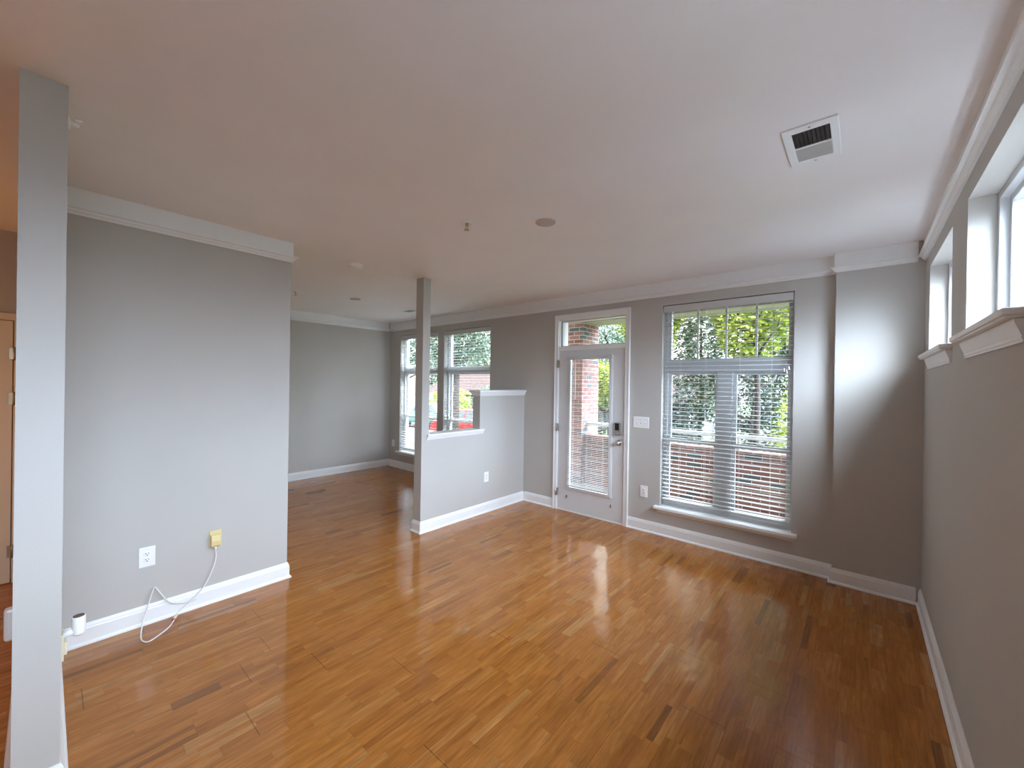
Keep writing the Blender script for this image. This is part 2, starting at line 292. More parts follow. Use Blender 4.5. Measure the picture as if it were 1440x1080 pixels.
# ------------------------------------------------------------------ mesh helpers
class MB:
    def __init__(s): s.v = []; s.f = []; s.sm = []
    def quad(s, *p):
        i = len(s.v); s.v += [tuple(q) for q in p]; s.f.append(tuple(range(i, i+len(p)))); s.sm.append(False)
    def box(s, x0, x1, y0, y1, z0, z1):
        i = len(s.v)
        s.v += [(x0,y0,z0),(x1,y0,z0),(x1,y1,z0),(x0,y1,z0),(x0,y0,z1),(x1,y0,z1),(x1,y1,z1),(x0,y1,z1)]
        for f in ((0,3,2,1),(4,5,6,7),(0,1,5,4),(1,2,6,5),(2,3,7,6),(3,0,4,7)):
            s.f.append(tuple(i+k for k in f)); s.sm.append(False)
        return s
    def loft(s, rings, cap=True, closed=True, smooth=False):
        i0 = len(s.v); n = len(rings[0])
        for r in rings: s.v += [tuple(p) for p in r]
        for k in range(len(rings)-1):
            for j in range(n if closed else n-1):
                a = i0+k*n+j; b = i0+k*n+(j+1) % n
                s.f.append((a, b, b+n, a+n)); s.sm.append(smooth)
        if cap:
            s.f.append(tuple(i0+j for j in reversed(range(n)))); s.sm.append(False)
            e = i0+(len(rings)-1)*n
            s.f.append(tuple(e+j for j in range(n))); s.sm.append(False)
        return s
    def lathe(s, prof, origin, axis='z', n=24, smooth=True):
        o = Vector(origin); rings = []
        ax = {'x': (Vector((0,1,0)), Vector((0,0,1)), Vector((1,0,0))), 'y': (Vector((0,0,1)), Vector((1,0,0)), Vector((0,1,0))),
              'z': (Vector((1,0,0)), Vector((0,1,0)), Vector((0,0,1)))}[axis]
        for r, h in prof:
            rings.append([o + ax[0]*r*math.cos(2*PI*k/n) + ax[1]*r*math.sin(2*PI*k/n) + ax[2]*h for k in range(n)])
        return s.loft(rings, True, True, smooth)
    def tube(s, pts, r, n=8):
        pts = [Vector(p) for p in pts]; rings = []
        rad = r if isinstance(r, (list, tuple)) else [r]*len(pts)
        prev = None
        for i, p in enumerate(pts):
            d = (pts[min(i+1, len(pts)-1)] - pts[max(i-1, 0)]).normalized()
            if prev is None:
                a = d.orthogonal().normalized()
            else:
                a = (prev - d*prev.dot(d)).normalized()
            prev = a; b = d.cross(a)
            rings.append([p + (a*math.cos(2*PI*k/n) + b*math.sin(2*PI*k/n))*rad[i] for k in range(n)])
        return s.loft(rings, True, True, True)
    def sweep(s, path, prof, z0=0.0):
        """profile (distance into the room on the RIGHT of the path, height) swept along an XY path with mitred corners"""
        P = [Vector((p[0], p[1])) for p in path]; rings = []
        for i, p in enumerate(P):
            nn = []
            if i > 0: d = (p-P[i-1]).normalized(); nn.append(Vector((d.y, -d.x)))
            if i < len(P)-1: d = (P[i+1]-p).normalized(); nn.append(Vector((d.y, -d.x)))
            n = sum(nn, Vector((0, 0)))/len(nn); n = n/(n.length_squared)
            if len(nn) == 1: n = nn[0]
            rings.append([(p.x+n.x*d, p.y+n.y*d, z0+h) for d, h in prof])
        return s.loft(rings, True, True, False)
    def holed(s, u0, u1, v0, v1, holes, d0, d1, fn):
        """slab with rectangular holes; fn(u, v, d) -> xyz"""
        us = sorted({u0, u1, *[h[0] for h in holes], *[h[1] for h in holes]}); vs = sorted({v0, v1, *[h[2] for h in holes], *[h[3] for h in holes]})
        us = [x for x in us if u0 <= x <= u1]; vs = [x for x in vs if v0 <= x <= v1]
        def solid(i, j):
            if i < 0 or j < 0 or i >= len(us)-1 or j >= len(vs)-1: return False
            cu, cv = (us[i]+us[i+1])/2, (vs[j]+vs[j+1])/2
            return not any(h[0] < cu < h[1] and h[2] < cv < h[3] for h in holes)
        for i in range(len(us)-1):
            for j in range(len(vs)-1):
                if not solid(i, j): continue
                a, b, c, d = us[i], us[i+1], vs[j], vs[j+1]
                s.quad(fn(a,c,d0), fn(b,c,d0), fn(b,d,d0), fn(a,d,d0)); s.quad(fn(a,c,d1), fn(a,d,d1), fn(b,d,d1), fn(b,c,d1))
                if not solid(i-1, j): s.quad(fn(a,c,d0), fn(a,d,d0), fn(a,d,d1), fn(a,c,d1))
                if not solid(i+1, j): s.quad(fn(b,c,d0), fn(b,c,d1), fn(b,d,d1), fn(b,d,d0))
                if not solid(i, j-1): s.quad(fn(a,c,d0), fn(a,c,d1), fn(b,c,d1), fn(b,c,d0))
                if not solid(i, j+1): s.quad(fn(a,d,d0), fn(b,d,d0), fn(b,d,d1), fn(a,d,d1))
        return s
    def frame(s, u0, u1, v0, v1, t, d0, d1, fn):
        """rectangular frame of width t (number or l,r,b,t)"""
        l, r, b, tp = (t,)*4 if isinstance(t, (int, float)) else t
        return s.holed(u0, u1, v0, v1, [(u0+l, u1-r, v0+b, v1-tp)], d0, d1, fn)
    def build(s, name, material, parent=None, bevel=0.0, merge=True):
        me = bpy.data.meshes.new(name); me.from_pydata(s.v, [], s.f)
        me.polygons.foreach_set('use_smooth', s.sm)
        if merge:
            bm = bmesh.new(); bm.from_mesh(me); bmesh.ops.remove_doubles(bm, verts=bm.verts, dist=1e-5)
            bmesh.ops.recalc_face_normals(bm, faces=bm.faces); bm.to_mesh(me); bm.free()
        me.materials.append(material)
        o = bpy.data.objects.new(name, me); C.objects.link(o)
        if parent is not None:
            o.parent = parent; o.matrix_parent_inverse = Matrix.Translation(-parent.location)
        if bevel:
            md = o.modifiers.new('bevel', 'BEVEL'); md.width = bevel; md.segments = 2; md.limit_method = 'ANGLE'; md.angle_limit = math.radians(40)
        return o
XZ = lambda u, v, d: (u, d, v)          # wall along x, depth in y
YZ = lambda u, v, d: (d, u, v)          # wall along y, depth in x
XY = lambda u, v, d: (u, v, d)          # flat

def tag(o, label, cat, group=None, kind=None):
    o['label'] = label; o['category'] = cat
    if group: o['group'] = group
    if kind: o['kind'] = kind
    return o
def struct(o, label, cat): return tag(o, label, cat, kind='structure')
def thing(name, loc, label, cat, group=None, kind=None):
    o = bpy.data.objects.new(name, None); o.location = loc; o.empty_display_size = 0.05; C.objects.link(o)
    return tag(o, label, cat, group, kind)
def box(*a): return MB().box(*a)

# ------------------------------------------------------------------ room shell
struct(box(-2.9, 4.8, YREAR-0.1, 0.2, -0.06, 0.0).build('floor', M['floor']), 'glossy honey oak strip floor running through the empty room', 'floor')
struct(box(-2.9, 4.8, YREAR-0.1, 0.2, ZC, ZC+0.15).build('ceiling', M['ceiling']), 'plain white painted ceiling over the whole room', 'ceiling')
DOOR_HOLE = (1.25, 2.176, -0.02, 2.455)
holes = BW + [DOOR_HOLE]
struct(MB().holed(-2.875, XR, 0, ZC, holes, 0.0, 0.2, XZ).build('wall_back', M['wall']), 'grey far wall holding the glazed door and three tall windows', 'wall')
struct(box(4.06, XR, -0.07, 0.0, 0, ZC).build('wall_corner', M['wall']), 'shallow grey wall projection right of the big window in the corner', 'wall')
struct(MB().holed(YREAR, 0.2, 0, ZC, [(a, b, RZ0, RZ1) for a, b in RW_WIN], XR, XR+0.2, YZ).build('wall_right', M['wall']), 'grey right-hand wall with two small high windows', 'wall')
struct(box(0.54, XL, YCF, YL, 0, ZC).build('wall_left', M['wall']), 'grey wall with two outlets and the white cord at left', 'wall')
struct(box(XF, 0.54, YL-0.14, YL, 0, ZC).build('wall_side', M['wall']), 'grey wall turning the corner into the dining alcove', 'wall')
struct(box(XF-0.2, XF, YL-0.14, 0.0, 0, ZC).build('wall_dining', M['wall']), 'blank grey end wall of the dining alcove', 'wall')
struct(box(-0.77, PX, YCN, YCF, 0, ZC).build('wall_near', M['wall']), 'narrow free end of the grey wall nearest the camera, at left', 'wall')
struct(MB().holed(YREAR, YCN, 0, ZC, [(-5.46, -4.515, -0.01, 2.06)], -0.9, -0.77, YZ).build('wall_hall', M['wall']), 'hallway end wall lit warm around the panelled door', 'wall')
struct(box(-0.9, XR+0.2, YREAR-0.1, YREAR, 0, ZC).build('wall_rear', M['wall']), 'unseen grey wall behind the camera, added to enclose the room', 'wall')  # out of view, added so the room is closed for its light
# stepped half wall with its post
hw = MB()
prof = [(-1.735, 0), (0, 0), (0, 1.47), (-0.866, 1.47), (-0.866, 1.0), (-1.639, 1.0), (-1.639, ZC), (-1.735, ZC)]
hw.loft([[(x, y, z) for y, z in prof] for x in (0.56, 0.685)])
struct(hw.build('wall_partition', M['wall']), 'stepped grey half wall with a slim full-height post at its end', 'wall')

# baseboards and crown
BASE = [(0, 0), (0.027, 0), (0.027, 0.008), (0.022, 0.016), (0.015, 0.020), (0.015, 0.094), (0.011, 0.101), (0.011, 0.108), (0.006, 0.118), (0.004, 0.124), (0, 0.124)]
CROWN = [(0, -0.157), (0.010, -0.157), (0.013, -0.148), (0.024, -0.138), (0.027, -0.128), (0.042, -0.122), (0.042, -0.113), (0.013, -0.109), (0.013, 0.0), (0, 0)]
def base(name, path, label): struct(MB().sweep(path, BASE).build(name, M['trim']), label, 'baseboard')
def crown(name, path, label): struct(MB().sweep(path, CROWN, ZC).build(name, M['trim']), label, 'crown moulding')
base('baseboard_left', [(XL, YCF+0.027), (XL, YL), (XF+0.027, YL)], 'white baseboard under the white cord, wrapping the left wall corner')
base('baseboard_near', [(-0.6, YCN), (PX, YCN), (PX, YCF), (XL, YCF)], 'white baseboard round the foot of the nearest wall end')
base('baseboard_dining', [(XF, YL), (XF, 0), (0.533, 0)], 'white baseboard along the dining alcove end wall and windows')
base('baseboard_partition', [(0.56, -0.027), (0.56, -1.735), (0.685, -1.735), (0.685, -0.0)], 'white baseboard round the stepped half wall')
base('baseboard_back', [(0.712, 0), (1.199, 0)], 'short white baseboard between half wall and door')
base('baseboard_window', [(2.229, 0), (4.06, 0), (4.06, -0.07), (XR-0.027, -0.07)], 'white baseboard below the big window, stepping out at the corner')
base('baseboard_right', [(XR, -0.07), (XR, YREAR)], 'white baseboard along the right-hand wall')
crown('trim_1', [(XL, YCF), (XL, YL), (XF+0.042, YL)], 'white crown band atop the left wall, ending at its corner')
crown('trim_2', [(XF, YL), (XF, -0.042)], 'white crown band atop the dining alcove end wall')
crown('trim_3', [(XF, 0), (4.06, 0), (4.06, -0.07), (XR-0.042, -0.07)], 'white crown band along the far wall above door and windows')
crown('trim_4', [(XR, -0.07), (XR, YREAR)], 'white crown band above the two high windows at right')
# caps of the half wall
CAP = [(0, 0), (0.006, 0), (0.010, 0.012), (0.018, 0.030), (0.022, 0.044), (0.030, 0.047), (0.034, 0.052), (0.034, 0.066), (0.030, 0.072), (0, 0.072)]
c1 = MB().sweep([(0.56, 0.0), (0.56, -0.866), (0.685, -0.866), (0.685, 0.0)], CAP, 1.455)
c1.box(0.56, 0.685, -0.866, 0.0, 1.469, 1.527)
struct(c1.build('trim_5', M['trim']), 'white moulded cap on the taller step of the half wall', 'trim')
CAP2 = [(d, h*0.86) for d, h in CAP]
c2 = MB()
for sgn, x in ((1, 0.685), (-1, 0.56)):
    pth = [(x, -1.669), (x, -0.812)] if sgn > 0 else [(x, -0.812), (x, -1.669)]
    c2.sweep(pth, CAP2, 0.99)
c2.box(0.56, 0.685, -1.639, -0.866, 1.0, 1.052)
struct(c2.build('trim_6', M['trim']), 'white ledge on the low step of the half wall beside the post', 'trim')

# ------------------------------------------------------------------ back door
dr = thing('door_1', (1.7, 0.02, 0), 'white exterior door with full glass panel and keypad lock', 'door', kind='structure')
MB().holed(1.260, 2.163, 0.014, 2.045, [(1.425, 1.995, 0.305, 1.945)], 0.002, 0.046, XZ).build('slab', M['door'], dr)
g_ = MB()
g_.frame(1.400, 2.020, 0.276, 1.972, 0.032, -0.010, 0.004, XZ)
g_.frame(1.412, 2.008, 0.288, 1.960, 0.030, -0.016, -0.008, XZ)
g_.build('glazing_frame', M['door'], dr, 0.003)
MB().box(1.42, 2.0, 0.022, 0.028, 0.30, 1.95).build('pane', M['glass'], dr)
kp = MB().box(2.056, 2.126, -0.030, 0.002, 1.030, 1.178).build('keypad_lock', M['nickel'], dr, 0.008); kp['label'] = 'satin nickel keypad lock'
MB().box(2.066, 2.118, -0.033, -0.028, 1.090, 1.170).build('keypad_screen', M['black'], kp, 0.004)
MB().box(2.079, 2.103, -0.045, -0.028, 1.048, 1.062).build('thumb_turn', M['nickel'], kp, 0.004)
kn = MB()
kn.lathe([(0.033, 0.0), (0.033, -0.006), (0.026, -0.010), (0.012, -0.014), (0.011, -0.030), (0.020, -0.036), (0.027, -0.046), (0.028, -0.056), (0.024, -0.066), (0.010, -0.071)], (2.107, 0.002, 0.945), 'y')
k_ = kn.build('door_knob', M['nickel'], dr); k_['label'] = 'round satin nickel knob'
for z in (1.877, 1.061, 0.228):
    h_ = MB().box(1.236, 1.262, -0.024, 0.002, z-0.048, z+0.048); h_.lathe([(0.006, -0.05), (0.006, 0.05)], (1.246, -0.026, z), 'z', 10)
    h_.build('hinge', M['nickel'], dr)
for x in (1.400, 2.014):
    MB().box(x-0.006, x+0.004, -0.012, 0.003, 0.168, 0.206).build('blind_bracket', M['grey_marks'], dr, 0.002)
# casing, jamb, transom bar, threshold
dc = thing('trim_7', (1.7, 0, 0), 'white casing and jamb round the glazed door and transom', 'door casing', kind='structure')
cs = MB()
cs.frame(1.197, 2.231, -0.03, 2.505, (0.055, 0.055, 0.0, 0.055), -0.020, 0.0, XZ)
cs.frame(1.197, 2.231, -0.03, 2.505, (0.014, 0.014, 0.0, 0.014), -0.027, -0.019, XZ)
cs.build('casing', M['trim'], dc, 0.003)
j_ = MB()
j_.box(1.25, 1.2585, 0, 0.2, 0, 2.455); j_.box(2.1645, 2.176, 0, 0.2, 0, 2.455); j_.box(1.25, 2.176, 0, 0.2, 2.435, 2.455)
j_.box(1.25, 2.176, -0.006, 0.14, 2.05, 2.098)
j_.box(1.2585, 1.275, 0.05, 0.1, 0, 2.05); j_.box(2.15, 2.1645, 0.05, 0.1, 0, 2.05)
j_.build('jamb', M['trim'], dc)
MB().box(1.2585, 2.1645, -0.005, 0.2, 0.0, 0.011).build('threshold', M['trim'], dc)
tr = thing('window_4', (1.7, 0.06, 2.1), 'clear transom window above the glazed door', 'window', kind='structure')
MB().frame(1.2585, 2.1645, 2.098, 2.435, (0.030, 0.012, 0.014, 0.016), 0.035, 0.085, XZ).build('window_frame', M['vinyl'], tr, 0.002)
MB().box(1.28, 2.155, 0.058, 0.064, 2.105, 2.425).build('pane', M['glass'], tr)

# ------------------------------------------------------------------ windows in the far wall
def sill(parent, x0, x1, z):
    s_ = MB().box(x0-0.055, x1+0.045, -0.062, 0.1, z-0.028, z+0.002); o = s_.build('sill', M['trim'], parent, 0.006)
    AP = [(0, 0), (0.006, 0), (0.010, 0.008), (0.012, 0.018), (0.022, 0.028), (0.026, 0.042), (0, 0.042)]
    MB().sweep([(x0-0.03, 0), (x1+0.02, 0)], AP, z-0.070).build('apron', M['trim'], parent)
def window(idx, x0, x1, z0, z1, label, zt, zm, twin):
    wn = thing('window_%d' % idx, ((x0+x1)/2, 0.1, z0), label, 'window', kind='structure')
    fr = MB()
    fr.frame(x0, x1, z0, z1, 0.035, 0.085, 0.17, XZ)
    fr.box(x0, x1, 0.078, 0.17, zt[0], zt[1])
    if twin: fr.box(twin[0], twin[1], 0.082, 0.17, z0, zt[0])
    fr.build('window_frame', M['vinyl'], wn, 0.003)
    fs = MB().frame(x0+0.03, x1-0.03, zt[1], z1-0.02, (0.035, 0.02, 0.016, 0.03), 0.095, 0.145, XZ)
    if twin:
        for xm in (2.924, 3.194, 3.460): fs.box(xm-0.010, xm+0.010, 0.110, 0.128, zt[1], z1-0.03)
    fs.build('transom_sash', M['vinyl'], wn, 0.002)
    MB().box(x0+0.05, x1-0.045, 0.116, 0.122, zt[1]+0.01, z1-0.04).build('pane', M['glass'], wn)
    for (a, b) in ([(x0+0.03, twin[0]), (twin[1], x1-0.03)] if twin else [(x0+0.03, x1-0.03)]):
        lo = MB().frame(a, b, z0+0.03, zm+0.022, (0.034, 0.026, 0.05, 0.044), 0.092, 0.122, XZ).build('lower_sash', M['vinyl'], wn, 0.002)
        MB().box((a+b)/2-0.03, (a+b)/2+0.03, 0.088, 0.112, zm+0.022, zm+0.036).build('sash_lock', M['vinyl'], lo, 0.004)
        MB().box(a+0.02, b-0.02, 0.105, 0.110, z0+0.05, zm).build('pane', M['glass'], wn)
        MB().frame(a, b, zm-0.022, zt[0], (0.034, 0.026, 0.044, 0.03), 0.126, 0.156, XZ).build('upper_sash', M['vinyl'], wn, 0.002)
        MB().box(a+0.02, b-0.02, 0.139, 0.144, zm, zt[0]-0.01).build('pane', M['glass'], wn)
    sill(wn, x0, x1, z0)
    return wn
window(1, *BW[0], 'tall dining window left of the post, under a white blind', (1.785, 1.868), 0.985, None)
window(2, *BW[1], 'tall dining window right of the post, seen over the half wall', (1.785, 1.868), 0.985, None)
window(3, *BW[2], 'big twin window with four-pane top right of the door', (1.765, 1.885), 1.030, (3.125, 3.262))

# blinds
def blind(x0, x1, z0, z1, label, pitch, wd, cords, yc, val_h, tassel=None, wand=None, cam_bow=0.0025):
    b = thing('window_blind', ((x0+x1)/2, yc, z1), label, 'blind', 'white slatted blinds')
    sl = MB(); n = int((z1-val_h-z0-0.02)/pitch)
    z = z1-val_h-0.012
    for k in range(n):
        zz = z - k*pitch
        ps = [(yc-wd/2, zz), (yc, zz+cam_bow), (yc+wd/2, zz)]
        th = 0.0022
        ring = lambda x: [(x, y, q) for y, q in ps] + [(x, y, q-th) for y, q in reversed(ps)]
        sl.loft([ring(x0+0.006), ring(x1-0.006)])
    sl.build('slats', M['blind'], b, merge=False)
    v_ = MB().box(x0, x1, yc-wd/2-0.012, yc-wd/2-0.002, z1-val_h, z1); v_.box(x0+0.004, x1-0.004, yc-wd/2, yc+wd/2, z1-val_h*0.75, z1-0.004)
    v_.build('valance', M['blind'], b, 0.003)
    zb = z - (n-1)*pitch - pitch*0.75
    MB().box(x0+0.006, x1-0.006, yc-wd/2, yc+wd/2, zb-0.016, zb).build('bottom_rail', M['blind'], b, 0.003)
    lc = MB()
    for cx_ in cords:
        for yy in (yc-wd/2-0.0015, yc+wd/2+0.0015):
            lc.tube([(cx_, yy, z1-val_h*0.7), (cx_, yy, zb)], 0.0009, 5)
    lc.build('ladder_cord', M['cordw'], b)
    if tassel:
        tx, tz = tassel; y_ = yc-wd/2-0.008
        tm = MB()
        for dx, dz in ((-0.016, -0.02), (0.004, -0.035), (0.02, -0.004)):
            tm.tube([(tx, y_, z1-val_h), (tx, y_, tz+0.05), (tx+dx, y_-0.003, tz+dz+0.02)], 0.0012, 5)
            tm.lathe([(0.002, 0.022), (0.005, 0.014), (0.007, -0.008), (0.005, -0.012)], (tx+dx, y_-0.003, tz+dz), 'z', 10)
        tm.build('pull_cord', M['cordw'], b)
    if wand:
        wx, wz = wand
        MB().tube([(wx, yc-wd/2-0.008, z1-val_h), (wx+0.004, yc-wd/2-0.012, wz)], 0.0045, 8).build('tilt_wand', M['plastic'], b)
    return b
blind(2.602, 3.762, 0.345, 2.472, 'wide white blind hanging in the big window right of the door', 0.0435, 0.044, (2.78, 3.03, 3.34, 3.60), 0.034, 0.070, tassel=(3.715, 1.79))
blind(-2.317, -1.236, 0.35, 2.468, 'white blind in the dining window left of the post', 0.0435, 0.050, (-2.13, -1.78, -1.42), 0.034, 0.070, tassel=(-2.27, 1.18))
blind(-1.052, 0.006, 0.35, 2.468, 'white blind in the dining window right of the post', 0.0435, 0.050, (-0.86, -0.52, -0.18), 0.034, 0.070, tassel=(-1.0, 1.22))
db = blind(1.418, 1.990, 0.318, 1.955, 'narrow-slat mini blind fixed over the glass of the door', 0.0212, 0.024, (1.50, 1.70, 1.92), -0.030, 0.030, wand=(1.535, 1.43), cam_bow=0.0015)
db['group'] = 'white slatted blinds'
MB().box(1.408, 2.030, -0.050, -0.016, 1.925, 1.972).build('head_rail', M['blind'], db, 0.006)

# ------------------------------------------------------------------ high windows in the right wall
for i, (a, b) in enumerate(RW_WIN):
    wn = thing('window_%d' % (5+i), (XR+0.1, (a+b)/2, RZ0), ('small high window in the far corner of the right wall', 'second high window of the right wall, cut by the picture edge', 'unseen third high window beside the camera, added to light the room', 'unseen fourth high window behind the camera, added to light the room')[i], 'window', kind='structure')
    MB().frame(a, b, RZ0, RZ1, 0.030, XR+0.088, XR+0.17, YZ).build('window_frame', M['vinyl'], wn, 0.003)
    MB().frame(a+0.026, b-0.026, RZ0+0.026, RZ1-0.026, 0.030, XR+0.118, XR+0.16, YZ).build('sash', M['vinyl'], wn, 0.003)
    MB().box(XR+0.136, XR+0.142, a+0.04, b-0.04, RZ0+0.04, RZ1-0.04).build('pane', M['glass'], wn)
    e0, e1 = (a-0.04, b+0.055) if i == 0 else (a-0.045, b+0.03)
    MB().box(XR-0.05, XR+0.088, e0, e1, RZ0-0.024, RZ0).build('sill', M['trim'], wn, 0.005)
    MB().box(XR-0.043, XR, e0+0.006, e1-0.006, RZ0-0.031, RZ0-0.022).build('sill_moulding', M['trim'], wn, 0.002)
    AP = [(0, 0), (0.010, 0), (0.010, 0.006), (0.014, 0.010), (0.014, 0.018), (0.017, 0.022), (0.024, 0.034), (0.034, 0.050), (0.037, 0.056), (0.037, 0.062), (0.0, 0.062)]
    MB().sweep([(XR, e1-0.055), (XR, e0+0.012)], [(d*0.62, h*1.12) for d, h in AP], RZ0-0.102).build('apron', M['trim'], wn)

# ------------------------------------------------------------------ hallway door
hd = thing('door_2', (-0.77, -4.98, 0), 'two-panel door at the end of the warm-lit hallway, far left', 'door', kind='structure')
y0, y1 = -5.435, -4.532
slab = MB().holed(y0, y1, 0.006, 2.045, [(y0+0.115, y1-0.115, 0.24, 0.82), (y0+0.115, y1-0.115, 1.0, 1.925)], -0.815, -0.775, YZ)
slab.build('slab', M['halldoor'], hd, 0.004)
for za, zb in ((0.24, 0.82), (1.0, 1.925)):
    p_ = MB().box(-0.808, -0.792, y0+0.11, y1-0.11, za-0.005, zb+0.005)
    R1 = [(-0.792, y0+0.14, za+0.03), (-0.792, y1-0.14, za+0.03), (-0.792, y1-0.14, zb-0.03), (-0.792, y0+0.14, zb-0.03)]
    R2 = [(-0.780, y0+0.175, za+0.065), (-0.780, y1-0.175, za+0.065), (-0.780, y1-0.175, zb-0.065), (-0.780, y0+0.175, zb-0.065)]
    p_.loft([R1, R2]); p_.build('raised_panel', M['halldoor'], hd)
for z in (1.79, 1.44, 0.25):
    h_ = MB().lathe([(0.007, -0.05), (0.007, 0.05)], (-0.762, y1+0.008, z), 'z', 10); h_.box(-0.776, -0.762, y1-0.018, y1+0.012, z-0.045, z+0.045)
    h_.build('hinge', M['brass'], hd)
MB().lathe([(0.03, 0), (0.03, 0.006), (0.011, 0.012), (0.011, 0.03), (0.026, 0.04), (0.026, 0.055), (0.01, 0.064)], (-0.775, y0+0.07, 0.95), 'x').build('door_knob', M['brass'], hd)
hc = MB().frame(-5.52, -4.447, 0.0, 2.10, (0.065, 0.065, 0, 0.045), -0.77, -0.752, YZ); hc.frame(-5.46, -4.515, 0, 2.06, (0.02, 0.012, 0, 0.012), -0.9, -0.77, YZ)
struct(box(-1.0, -0.9, -5.6, -4.4, 0, 2.2).build('wall_leak_block', M['wall']), 'unseen panel added behind the hallway door against light leaks', 'wall')  # added backing, stops outside light showing through the door gaps
struct(hc.build('trim_8', M['halldoor'], None, 0.003), 'casing round the hallway door', 'door casing')

# ------------------------------------------------------------------ wall plates
def outlet(loc, face, w_, h_, label, m_plate, decora=False, slots=True, group=None):
    """face: 'x' looks to +x, 'y' looks to -y, 'n' looks to +y"""
    o = thing('wall_outlet', loc, label, 'outlet', group)
    x, y, z = loc
    def B(u0, u1, v0, v1, d0, d1):
        if face == 'x': return MB().box(x+d0, x+d1, y+u0, y+u1, z+v0, z+v1)
        if face == 'n': return MB().box(x-u1, x-u0, y+d0, y+d1, z+v0, z+v1)
        return MB().box(x+u0, x+u1, y-d1, y-d0, z+v0, z+v1)
    B(-w_/2, w_/2, -h_/2, h_/2, 0, 0.006).build('cover_plate', m_plate, o, 0.004)
    if decora:
        B(-0.0165, 0.0165, -0.034, 0.034, 0.004, 0.009).build('socket', m_plate, o, 0.002)
        cs_ = (0.018, -0.018)
    else: cs_ = (0.0195, -0.0195)
    for c in cs_:
        sk = B(-0.017, 0.017, c-0.0145, c+0.0145, 0.004, 0.0085).build('socket', m_plate, o, 0.005) if not decora else None
        if slots:
            s_ = MB()
            for (u0, u1, v0, v1) in ((-0.0085, -0.0055, c+0.000, c+0.0095), (0.0055, 0.0085, c+0.001, c+0.0085), (-0.003, 0.003, c-0.0095, c-0.004)):
                b_ = B(u0, u1, v0, v1, 0.0080, 0.0096); i = len(s_.v); s_.v += b_.v; s_.f += [tuple(q+i for q in f) for f in b_.f]; s_.sm += b_.sm
            s_.build('slot', M['dark'], sk or o)
    return o
outlet((XL, -3.919, 0.440), 'x', 0.082, 0.130, 'white double outlet above the loop of white cord on left wall', M['plastic'], group='wall outlets')
iv = outlet((XL, -3.548, 0.457), 'x', 0.074, 0.120, 'ivory outlet plate behind the plugged-in ivory adapter', M['ivory'], group='wall outlets')
outlet((0.685, -0.741, 0.441), 'x', 0.080, 0.125, 'white outlet on the living-room face of the stepped half wall', M['plastic'], decora=True, group='wall outlets')
outlet((2.415, 0.0, 0.438), 'y', 0.082, 0.125, 'white outlet between the glazed door and the big window', M['plastic'], decora=True, slots=True, group='wall outlets')
outlet((-2.525, 0.0, 0.447), 'y', 0.080, 0.125, 'pale outlet in the dining corner left of the blinds', M['plastic'], group='wall outlets')
# three-gang switch
sw = thing('light_switch', (2.371, 0, 1.200), 'white three-toggle switch plate right of the glazed door', 'light switch')
MB().box(2.281, 2.461, -0.006, 0.0, 1.138, 1.262).build('cover_plate', M['plastic'], sw, 0.004)
for dx in (-0.046, 0, 0.046):
    MB().box(2.371+dx-0.0055, 2.371+dx+0.0055, -0.0072, -0.004, 1.188, 1.212).build('slot', M['damper'], sw)
    t_ = MB().loft([[(2.371+dx-0.004, -0.005, 1.193), (2.371+dx+0.004, -0.005, 1.193), (2.371+dx+0.004, -0.005, 1.206), (2.371+dx-0.004, -0.005, 1.206)],
                    [(2.371+dx-0.003, -0.018, 1.206), (2.371+dx+0.003, -0.018, 1.206), (2.371+dx+0.003, -0.018, 1.212), (2.371+dx-0.003, -0.018, 1.212)]])
    t_.build('toggle', M['plastic'], sw)
    for zz in (1.170, 1.230):
        MB().lathe([(0.003, 0), (0.003, -0.0015)], (2.371+dx, -0.006, zz), 'y', 10).build('screw', M['damper'], sw)

# ivory adapter with its white cord
ad = thing('plug_adapter', (XL, -3.545, 0.44), 'ivory plug-in adapter with a long white cord trailing to the floor', 'adapter')
am = MB(); x0 = XL+0.0095
pr_ = [(x0, 0.402), (x0+0.020, 0.402), (x0+0.030, 0.418), (x0+0.033, 0.450), (x0+0.026, 0.486), (x0+0.012, 0.494), (x0, 0.494)]
am.loft([[(x, yy, z) for x, z in pr_] for yy in (-3.580, -3.524)])
am.build('body', M['ivory'], ad, 0.004)
MB().tube([(x0+0.016, -3.552, 0.404), (x0+0.016, -3.552, 0.378)], [0.0075, 0.0055], 10).build('strain_relief', M['cordw'], ad)
def smooth_path(P, n=10):
    P = [Vector(p) for p in P]; out = []
    for i in range(len(P)-1):
        p0, p1, p2, p3 = P[max(i-1, 0)], P[i], P[i+1], P[min(i+2, len(P)-1)]
        for k in range(n):
            t = k/n
            out.append(0.5*((2*p1) + (p2-p0)*t + (2*p0-5*p1+4*p2-p3)*t*t + (3*p1-p0-3*p2+p3)*t**3))
    out.append(P[-1]); return out
cord = [(0.7095, -3.552, 0.385), (0.708, -3.549, 0.318), (0.709, -3.574, 0.229), (0.714, -3.622, 0.136), (0.722, -3.690, 0.075), (0.738, -3.770, 0.020),
        (0.80, -3.800, 0.006), (0.866, -3.838, 0.0045), (0.938, -3.916, 0.0045), (0.945, -3.948, 0.0045), (0.895, -3.966, 0.0045),
        (0.800, -3.956, 0.012), (0.748, -3.938, 0.060), (0.722, -3.910, 0.153), (0.717, -3.889, 0.226), (0.719, -3.880, 0.236), (0.720, -3.868, 0.214),
        (0.716, -3.813, 0.116), (0.714, -3.750, 0.077), (0.712, -3.690, 0.064), (0.712, -3.660, 0.066)]
MB().tube(smooth_path(cord, 8), 0.0042, 8).build('cord', M['cordw'], ad)
